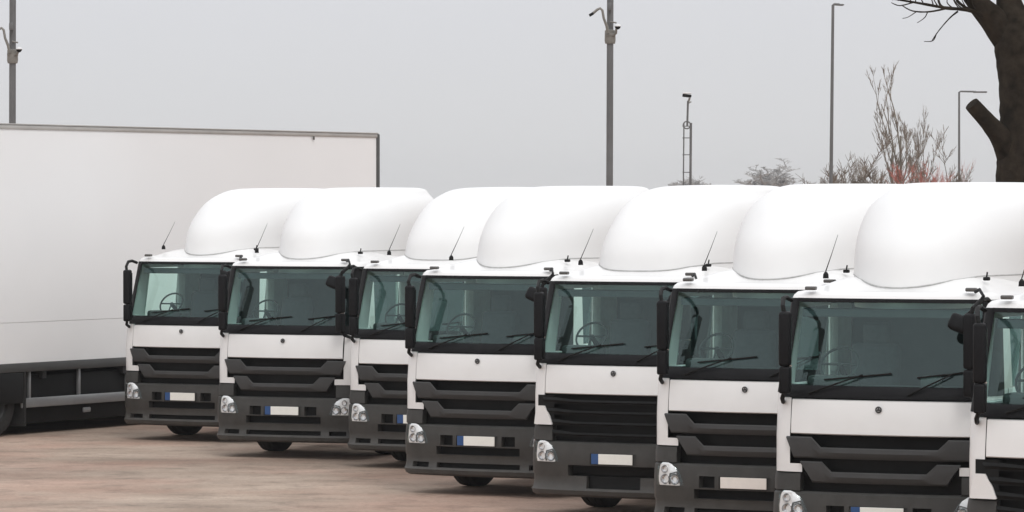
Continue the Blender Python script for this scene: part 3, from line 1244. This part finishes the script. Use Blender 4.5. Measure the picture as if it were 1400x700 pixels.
m = MB(); m.box(2.0, 2.05, *yb(-0.035, -0.021), 4.66, 4.72, 0.008)
m.build('side_marker', M['lampgrey'], tl)
m = MB()
for y in (0.75, 1.75):
    m.box(0.3, LEN - 0.1, *yb(y - 0.06, y + 0.06), 0.60, 0.98)
m.box(0.2, 2.2, *yb(0.5, 2.0), 0.75, 0.97)
for k in range(6): m.box(1 + k * 2.1, 1.1 + k * 2.1, *yb(0.05, 2.45), 0.86, 0.975)
m.build('chassis_frame', M['chassis'], tl)
def guard(x0, x1, y):
    m = MB(); m.box(x0, x1, *yb(y, y + 0.03), 0.42, 0.57, 0.014, seg=2); o = m.build('guard_rail', M['guard'], tl)
    k = 0
    n = max(2, int((x1 - x0) / 1.35))
    for i in range(n + 1):
        x = x0 + 0.25 + (x1 - x0 - 0.5) * i / n
        m = MB(); m.box(x - 0.025, x + 0.025, *yb(y + 0.032, y + 0.08), 0.50, 0.98, 0.005); m.build('guard_post', M['guard'], tl)
guard(3.2, 10.05, 0.03)
m = MB(); m.box(0.3, LEN - 0.1, *yb(2.42, 2.46), 0.04, 0.98, 0.01); m.build('shade_skirt', M['black'], tl)  # far-side panel added to cut light and darken the ground below
for y in (0.45, 2.05):
    m = MB()
    m.box(2.5, 2.64, *yb(y - 0.07, y + 0.07), 0.25, 0.95, 0.01)
    m.box(2.40, 2.74, *yb(y - 0.14, y + 0.14), 0.0, 0.04, 0.01)
    m.box(2.53, 2.61, *yb(y - 0.05, y + 0.05), 0.03, 0.3, 0.005)
    m.build('landing_leg', M['chassis'], tl)
for x in (10.65, 11.75, 12.85):
    m = MB(); m.tube([(x, inw * 0.2, 0.5), (x, inw * 2.3, 0.5)], 0.08, n=10)
    m.box(x - 0.4, x + 0.4, *yb(0.55, 0.95), 0.55, 0.72); m.box(x - 0.4, x + 0.4, *yb(1.55, 1.95), 0.55, 0.72)
    m.build('axle', M['chassis'], tl)
    for y, rz in ((0.22, 1), (2.28, -1)):
        ang = -math.pi / 2 * inw if rz > 0 else math.pi / 2 * inw
        w_ = part('wheel', b_rim, tl, 'rim', loc=(x, inw * y, 0.506), rot=(0, 0, ang))
        part('tyre', b_tyre, w_, 'tyre')
m = MB(); m.box(10.05, 13.5, *yb(-0.005, 0.03), 0.50, 0.975, 0.01); m.build('shade_valance', M['black'], tl)  # black panel added to darken the wheel bay
m = MB(); m.box(9.98, 10.02, *yb(0.0, 0.55), 0.14, 0.975, 0.0); m.build('shade_flap', M['rubber'], tl)  # dark flap added for more shade ahead of the wheels
m = MB(); m.box(5.9, 9.9, *yb(0.12, 2.1), 0.17, 0.92, 0.03, seg=2); m.build('shade_box', M['black'], tl)  # box added to block light, so the ground underneath goes dark
m = MB(); m.box(9.0, 9.6, *yb(2.15, 2.38), 0.45, 0.85, 0.05, seg=3); m.build('air_tank', M['chassis'], tl)
m = MB(); m.box(2.9, 5.6, *yb(0.12, 2.1), 0.17, 0.92, 0.03, seg=2); m.build('shade_box', M['black'], tl)  # second box added to keep light from under the trailer
m = MB(); m.box(8.2, 8.4, *yb(0.085, 0.115), 0.28, 0.36, 0.02); m.build('valve_block', M['guard'], tl)

# ------------------------------------------------------------------ poles and masts
def pole_from(px_top, px_bot, d, ztop, r, name, label, cat, group=None, n=14, rtop=None):
    base = W(px_bot, 250, d); base.z = 0
    t = empty(name, base)
    tag(t, label, cat, group)
    lean = (px_top - px_bot) * d / FPX / 9.0
    m = MB()
    m.tube([(0, 0, 0), (lean * ztop * 0.5, 0, ztop * 0.5), (lean * ztop, 0, ztop)], [r, (r + (rtop or r)) / 2, rtop or r], n=n)
    m.lathe([(0, 0), (0, r * 2.2), (0.03, r * 2.2), (0.03, r)], n=12, axis='z')
    m.build('post', M['pole'], t)
    return t, base, lean


def cctv_pole(px, d, label, mirror=1):
    t, b, ln = pole_from(px + 1.5, px - 0.5, d, 10.5, 5.0 * d / FPX, 'camera_pole', label, 'camera pole', 'tall grey poles with security cameras', rtop=4.4 * d / FPX)
    s = d / FPX
    def L(dx, y, yy=0.0):   # offsets in photo pixels round the pole, y row -> local
        return Vector((dx * s * mirror + ln * (CAM_H - (y - HORIZON) * s), yy, CAM_H - (y - HORIZON) * s))
    r0 = 6.6 * s
    m = MB()
    m.lathe([(L(0, 60).z, 0), (L(0, 60).z, r0), (L(0, 56).z, r0 * 1.15), (L(0, 42).z, r0 * 1.1), (L(0, 38).z, 0)], n=14, axis='z', c=(ln * 7, 0, 0))
    m.box(L(-7, 50).x if mirror > 0 else L(7, 50).x, L(7, 50).x if mirror > 0 else L(-7, 50).x, -0.12, 0.12, L(0, 50).z, L(0, 46).z, 0.01)
    m.build('clamp', M['pole_light'], t)
    m = MB()
    m.tube([L(-3, 46, -0.15), L(-5, 36, -0.18), L(-9, 26, -0.2), L(-11, 15, -0.2), L(-14, 12, -0.2), L(-18, 14, -0.2), L(-25, 20, -0.2)], [2.2 * s, 2.0 * s, 1.7 * s, 1.7 * s, 1.7 * s, 1.8 * s, 1.9 * s], n=8)
    m.build('bracket_arm', M['pole_light'], t)
    m = MB()
    c = L(-26, 20.5, -0.2)
    m.box(c.x - 3.2 * s, c.x + 3.2 * s, c.y - 0.08, c.y + 0.08, c.z - 1.8 * s, c.z + 1.8 * s, 0.01, rot=Matrix.Rotation(R(-30 * mirror), 3, 'Y'))
    m.build('camera_housing', M['black'], t)
    m = MB()
    m.tube([L(3, 50, -0.1), L(8, 46, -0.16), L(8, 40, -0.2)], 1.5 * s, n=8)
    m.tube([L(0, 30, -0.1), L(8, 32, -0.18)], 1.2 * s, n=6)
    m.build('bracket_arm', M['pole_light'], t)
    m = MB()
    c = L(10, 37, -0.2)
    m.lathe([(3.4 * s, 0), (3.2 * s, 3.0 * s), (0.8 * s, 4.6 * s), (0, 4.4 * s)], n=14, axis='z', c=c)
    mm = m.build('dome_cap', M['lens_white'], t)
    m = MB()
    m.lathe([(0, 4.2 * s), (-1.8 * s, 3.6 * s), (-3.6 * s, 2.0 * s), (-4.2 * s, 0)], n=14, axis='z', c=c)
    m.build('dome_camera', M['black'], t)
    m = MB()
    c = L(-1, 10, -0.18)
    m.box(c.x - 2.4 * s, c.x + 2.4 * s, c.y - 0.08, c.y + 0.08, c.z - 5 * s, c.z + 5 * s, 0.01)
    m.build('junction_box', M['pole'], t)
    return t


cctv_pole(833, 85, 'tall grey pole with security cameras rising behind the middle of the truck row')
t2 = cctv_pole(16.5, 104, 'grey pole with security cameras at the far left, above the trailer roof', mirror=1)
# the left pole carries its cameras lower
for ch in t2.children:
    if ch.name.startswith('post'): continue
    ch.location.z -= 0.58 if ch.name.startswith(('dome',)) else 0.50

# slim camera mast between two uprights
d = 120.0; s = d / FPX
b = W(939, 250, d); b.z = 0
mt = empty('camera_mast', b)
tag(mt, 'slim twin-legged mast with a camera on top, right of the tall camera pole', 'camera mast')
def ML(px, y, yy=0): return Vector(((px - 939) * s, yy, CAM_H - (y - HORIZON) * s))
for (xa, xb, rr) in ((932.5, 935, 0.9), (942.5, 944.5, 1.7)):
    m = MB(); p = ML(xa, 250); p.z = 0
    m.tube([p, ML(xb, 168)], rr * s, n=8); m.build('leg', M['pole'], mt)
m = MB()
m.tube([ML(939.5, 172), ML(940.5, 138)], 1.4 * s, n=8); m.build('post', M['pole'], mt)
for y in (172, 188, 211, 235, 262, 290):
    m = MB(); m.box(ML(933, y).x, ML(944, y).x, -0.03, 0.03, ML(0, y + 1.2).z, ML(0, y).z); m.build('cross_bar', M['pole'], mt)
m = MB()
m.tube([ML(939 + 5 * math.cos(a), 171 + 5 * math.sin(a)) for a in urange(0, 2 * math.pi, 14)], 1.0 * s, n=6, cap=False)
m.build('winch_ring', M['pole'], mt)
m = MB(); m.box(ML(933, 0).x, ML(945, 0).x, -0.12, 0.12, ML(0, 133).z, ML(0, 129).z, 0.015, rot=Matrix.Rotation(R(6), 3, 'Y')); m.build('camera_housing', M['black'], mt)
m = MB(); m.box(ML(933.5, 0).x, ML(945, 0).x, -0.14, 0.14, ML(0, 128.4).z, ML(0, 126.4).z, 0.01); m.build('sun_shield', M['lens_white'], mt)
m = MB(); m.tube([ML(941, 139), ML(943, 134)], 1.6 * s, n=6); m.tube([ML(940, 142), ML(945, 139)], 0.9 * s, n=6); m.build('bracket', M['pole_light'], mt)

def lamp_post(px_top, px_bot, ytop, d, arm_px, r_px, label):
    s = d / FPX
    b = W(px_bot, 250, d); b.z = 0
    t = empty('lamp_post', b)
    tag(t, label, 'lamp post', 'lamp posts beyond the yard')
    zt = CAM_H - (ytop - HORIZON) * s
    lean = (px_top - px_bot) * s
    m = MB(); m.tube([(0, 0, 0), (lean * 0.5, 0, zt * 0.5), (lean, 0, zt)], [r_px * 1.5 * s, r_px * 1.15 * s, r_px * 0.9 * s], n=10)
    m.build('post', M['pole'], t)
    m = MB(); m.tube([(lean, 0, zt - 0.5 * s), (lean + 2 * s, 0, zt + 1.0 * s), (lean + arm_px * 0.6 * s, 0, zt + 0.6 * s)], r_px * 0.8 * s, n=8)
    m.build('arm', M['pole'], t)
    m = MB(); m.box(lean + arm_px * 0.5 * s, lean + arm_px * s, -0.14, 0.14, zt - 1.0 * s, zt + 1.2 * s, 0.03)
    m.build('lamp_head', M['pole'], t)
    return t

lamp_post(1138.5, 1134, 7, 110, 15, 2.2, 'tall lamp post with a short arm, standing left of the bare birch')
lamp_post(1311, 1311.5, 126, 170, 38, 1.5, 'lower, fainter lamp post with a long arm reaching toward the big trunk')


# ------------------------------------------------------------------ trees
def big_tree():
    D = 75.0; s = D / FPX
    base = W(1402, 250, D); base.z = 0
    t = empty('big_tree', base)
    tag(t, 'large bare tree with thick dark trunk and a sawn-off branch stub at right', 'tree')

    def P(px, py, yy=0.0):
        p = W(px, py, D); p.y += yy
        return p - base
    rnd = random.Random(3)

    def limb(m, pts, n=20, sub=5, rough=0.02):
        # pts: (px, py, r_px[, depth])
        C = []
        for i in range(len(pts) - 1):
            p0 = pts[max(i - 1, 0)]; p1 = pts[i]; p2 = pts[i + 1]; p3 = pts[min(i + 2, len(pts) - 1)]
            for k in range(sub):
                f = k / sub
                def cr(a, b_, c_, d_): return 0.5 * ((2 * b_) + (-a + c_) * f + (2 * a - 5 * b_ + 4 * c_ - d_) * f * f + (-a + 3 * b_ - 3 * c_ + d_) * f ** 3)
                q = [cr(p0[j], p1[j], p2[j], p3[j]) for j in range(4)]
                C.append(q)
        C.append(list(pts[-1]))
        P3 = [P(q[0] + rnd.uniform(-.5, .5) * rough * q[2], q[1], q[3]) for q in C]
        rad = [max(0.2, q[2]) * s * (1 + rnd.uniform(-rough, rough)) for q in C]
        m.tube(P3, rad, n=n)
    m = MB()
    base_y = HORIZON + CAM_H / s
    limb(m, [(1404, base_y + 4, 64, 0), (1403, base_y - 40, 48, 0), (1403, 320, 42, 0), (1403, 240, 41, 0), (1404, 205, 40.5, 0), (1406, 170, 40, 0), (1405, 120, 39.5, 0), (1402, 80, 41, 0),
             (1394, 48, 36, 0), (1382, 14, 20, .1), (1379, -30, 15, .2), (1392, -110, 12, .4), (1404, -190, 8, .6), (1398, -260, 4, .6)], n=28)
    m.build('trunk', M['bark'], t, smooth=50)
    m = MB()
    limb(m, [(1396, 78, 20, 0), (1377, 52, 22, 0), (1357, 28, 19, -.1), (1333, 4, 14, -.2), (1316, -20, 11, -.3), (1290, -70, 9, -.5), (1262, -130, 6, -.8), (1240, -200, 3, -1)], n=16)
    m.build('limb', M['bark'], t, smooth=50)
    m = MB()
    limb(m, [(1406, 70, 24, 0), (1420, 30, 20, .1), (1440, -20, 15, .3), (1475, -100, 11, .5), (1500, -180, 6, .8)], n=16)
    m.build('limb', M['bark'], t, smooth=50)
    m = MB()
    limb(m, [(1402, 250, 30, 0), (1386, 214, 25, -.05), (1367, 189, 16, -.25), (1348, 169, 12, -.45), (1323, 143, 10.2, -.6)], n=16)
    m.build('sawn_stub', M['bark'], t, smooth=50)
    m = MB()

    def tw(pts, n=6): limb(m, pts, n=n, sub=4, rough=0.12)
    tw([(1362, 42, 6, -.1), (1340, 22, 3.4, -.3), (1318, 15, 2.8, -.4), (1290, 13, 2.3, -.5), (1262, 8, 1.9, -.5), (1236, 4, 1.5, -.6), (1216, 1, 1.0, -.6)])
    tw([(1330, 19, 2.6, -.3), (1308, 6, 2.0, -.4), (1302, -6, 1.4, -.4), (1296, -30, 1.0, -.4)])
    tw([(1292, 13, 1.8, -.5), (1266, 18, 1.3, -.5), (1244, 17, 1.0, -.5), (1230, 10, .7, -.5)])
    tw([(1306, 17, 1.5, -.4), (1296, 25, 1.1, -.4), (1286, 36, .9, -.4), (1278, 46, .8, -.4), (1270, 58, .6, -.4)])
    tw([(1277, 47, .8, -.4), (1272, 57, .7, -.4), (1260, 58, .5, -.4)])
    tw([(1264, 18, .9, -.5), (1260, 26, .7, -.5), (1250, 33, .5, -.5)])
    tw([(1250, 17, .8, -.5), (1238, 25, .6, -.5), (1230, 27, .5, -.5)])
    tw([(1282, 11, 1.4, -.5), (1278, 2, 1.0, -.5), (1279, -15, .8, -.5)])
    tw([(1246, 5, 1.2, -.6), (1226, 10, .9, -.6), (1214, 6, .6, -.6)])
    for i in range(14):
        x = 1215 + i * 9 + rnd.uniform(-3, 3); y = 2 + (x - 1215) * 0.13
        tw([(x, y, 1.0, -.5), (x - rnd.uniform(2, 12), y - rnd.uniform(6, 14), .7, -.5), (x - rnd.uniform(2, 20), y - rnd.uniform(16, 34), .5, -.5)], n=5)
    # crown above the frame
    starts = [(1290, -70), (1262, -130), (1316, -20), (1385, -40), (1392, -110), (1404, -190), (1440, -20), (1475, -100), (1500, -180), (1350, -10), (1240, -200), (1398, -250)]
    for (sx, sy) in starts:
        for k in range(7):
            a = rnd.uniform(-2.6, -0.4); L = rnd.uniform(60, 150)
            x1 = sx + math.cos(a) * L * .5; y1 = min(-14, sy + math.sin(a) * L * .5)
            x2 = sx + math.cos(a + .2) * L; y2 = min(-18, sy + math.sin(a + .2) * L)
            dd = rnd.uniform(-2, 2)
            tw([(sx, sy, 4, 0), (x1, y1, 2.4, dd * .5), (x2, y2, 1.2, dd)], n=5)
            for q in range(4):
                f = rnd.random(); xx = x1 + (x2 - x1) * f; yy = y1 + (y2 - y1) * f
                a2 = a + rnd.uniform(-1, 1); l2 = rnd.uniform(20, 60)
                tw([(xx, yy, 1.4, dd * .7), (xx + math.cos(a2) * l2, min(-16, yy + math.sin(a2) * l2), .6, dd)], n=4)
    m.build('twigs', M['bark'], t, smooth=50)
    return t


big_tree()


def bare_tree(name, px, d, ytop, width_px, label, cat, mats, seed, n_main=5, upright=0.8, levels=4, group=None, kind=None, base_r=None, droop=0.0, twig_n=5, density=1.0, z_fork=0.25, thin=1.0, main_len=0.68, child=(0.42, 0.68), hmin=0.62):
    rnd = random.Random(seed)
    s = d / FPX
    b = W(px, 250, d); b.z = 0
    t = empty(name, b)
    tag(t, label, cat, group, kind)
    H = CAM_H - (ytop - HORIZON) * s
    Wd = width_px * s / 2
    r0 = base_r or H * 0.014
    trunk = MB(); twigs = MB()

    def grow(p, dr, L, r, lev):
        n = 4 if lev <= 1 else 3
        pts = [p.copy()]
        q = p.copy(); dd = dr.copy()
        for i in range(n):
            dd = (dd + Vector((rnd.uniform(-.14, .14), rnd.uniform(-.14, .14), rnd.uniform(-.02, .12) + (upright * .06) - droop * lev * .05))).normalized()
            q = q + dd * (L / n)
            pts.append(q.copy())
        rad = [r * (1 - 0.55 * i / n) for i in range(n + 1)]
        (trunk if lev <= 1 else twigs).tube(pts, rad, n=6 if lev <= 1 else 3, cap=False)
        if lev >= levels: return
        k = int((twig_n + rnd.randint(-1, 1)) * (density if lev > 0 else 1))
        for i in range(max(2, k)):
            f = rnd.uniform(0.25, 1.0)
            j = min(int(f * n), n - 1)
            pp = pts[j].lerp(pts[j + 1], f * n - j)
            side = Vector((rnd.uniform(-1, 1), rnd.uniform(-1, 1), 0)).normalized()
            sp = (1 - upright) * 1.1 + 0.25
            nd = (dd + side * sp + Vector((0, 0, 0.1))).normalized()
            grow(pp, nd, L * rnd.uniform(*child), max(r * 0.45, 0.35 * s * thin), lev + 1)
    for i in range(n_main):
        ang = rnd.uniform(0, 6.28)
        sp = (0.10 if i == 0 else rnd.uniform(0.4, 1.0))
        ox = Vector((math.cos(ang), math.sin(ang), 0))
        tgt = ox * Wd * sp
        hh = H * (1.0 if i == 0 else rnd.uniform(hmin, 0.95))
        d0 = (tgt * 0.75 + Vector((0, 0, hh))).normalized()
        z0 = z_fork * H * (0 if i == 0 else rnd.uniform(.3, 1))
        grow(Vector((0, 0, z0)), d0, (hh - z0) * main_len, r0 * (1 if i == 0 else 0.6), 0)
    vs = list(trunk.bm.verts) + list(twigs.bm.verts)
    zm = max(v.co.z for v in vs)
    rr = sorted(abs(v.co.x) for v in vs)[int(len(vs) * 0.975)]
    kz, kx = H / zm, min(2.2, Wd / rr)
    for v in vs:
        v.co.z *= kz; v.co.x *= kx; v.co.y *= kx
    trunk.build('trunk', mats[0], t, smooth=50)
    twigs.build('crown', mats[1], t, smooth=0)
    return t


BT = (M['bark_green'], M['twig'])
bare_tree('birch_tree', 1226, 135, 82, 68, 'tall slender bare birch standing up between the two lamp posts', 'tree', BT, 14, n_main=7, upright=0.9, levels=4, base_r=0.085, twig_n=5, z_fork=0.28, main_len=0.85, child=(0.28, 0.48), hmin=0.5, thin=0.9)
bare_tree('birch_tree', 1256, 150, 142, 50, 'shorter bare sapling close behind the tall birch, on its right', 'tree', BT, 5, n_main=5, upright=0.86, levels=4, base_r=0.05, twig_n=5, main_len=0.8, child=(0.28, 0.5), hmin=0.55, thin=0.9)
bare_tree('bare_shrub', 1163, 130, 180, 84, 'bare brown shrub at the foot of the tall lamp post', 'shrub', BT, 21, n_main=14, upright=0.5, levels=3, base_r=0.05, z_fork=0.3, twig_n=8, thin=1.3, main_len=0.8, child=(0.3, 0.5), hmin=0.65)
bare_tree('bare_shrub', 1198, 140, 208, 44, 'low bare shrub just left of the tall birch', 'shrub', BT, 22, n_main=9, upright=0.6, levels=3, base_r=0.04, z_fork=0.3, thin=1.3, twig_n=7)
bare_tree('bare_shrub', 1285, 140, 170, 80, 'dark leaning bare shrub left of the lower lamp post', 'shrub', BT, 23, n_main=12, upright=0.5, levels=3, base_r=0.05, z_fork=0.3, twig_n=8, thin=1.4, main_len=0.8, child=(0.3, 0.5), hmin=0.65)
RT = (M['redtwig'], M['redtwig'])
bare_tree('red_shrub', 1252, 128, 214, 70, 'reddish twiggy shrub below the two birches', 'shrub', RT, 31, n_main=9, upright=0.3, levels=4, base_r=0.03, z_fork=0.55, thin=0.8, twig_n=5)
bare_tree('red_shrub', 1303, 128, 215, 50, 'bright red twiggy shrub at the foot of the lower lamp post', 'shrub', RT, 32, n_main=9, upright=0.3, levels=4, base_r=0.03, z_fork=0.55, thin=0.8, twig_n=5)
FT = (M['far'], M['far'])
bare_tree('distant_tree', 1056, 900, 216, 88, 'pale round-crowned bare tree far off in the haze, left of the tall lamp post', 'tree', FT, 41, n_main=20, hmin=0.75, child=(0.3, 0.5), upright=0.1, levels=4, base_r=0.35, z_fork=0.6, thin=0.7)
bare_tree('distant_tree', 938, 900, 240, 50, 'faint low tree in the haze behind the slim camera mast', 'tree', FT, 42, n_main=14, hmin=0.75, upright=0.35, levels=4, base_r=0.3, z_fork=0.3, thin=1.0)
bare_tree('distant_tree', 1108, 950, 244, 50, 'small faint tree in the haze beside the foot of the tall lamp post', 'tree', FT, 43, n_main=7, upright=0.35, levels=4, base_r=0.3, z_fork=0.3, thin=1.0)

# ------------------------------------------------------------------ haze
hz = MB()
hz.box(-1560, 1560, -70, 2950, -1.0, 26.0)
hm = bpy.data.materials.new('pale_air'); hm.use_nodes = True
hn = hm.node_tree; hn.nodes.clear()
ho = hn.nodes.new('ShaderNodeOutputMaterial')
pv = hn.nodes.new('ShaderNodeVolumePrincipled')
pv.inputs['Color'].default_value = (0.95, 0.95, 0.96, 1)
pv.inputs['Density'].default_value = 0.0002
pv.inputs['Anisotropy'].default_value = 0.0
hn.links.new(pv.outputs[0], ho.inputs['Volume'])
tag(hz.build('haze', hm, smooth=0), kind='stuff')
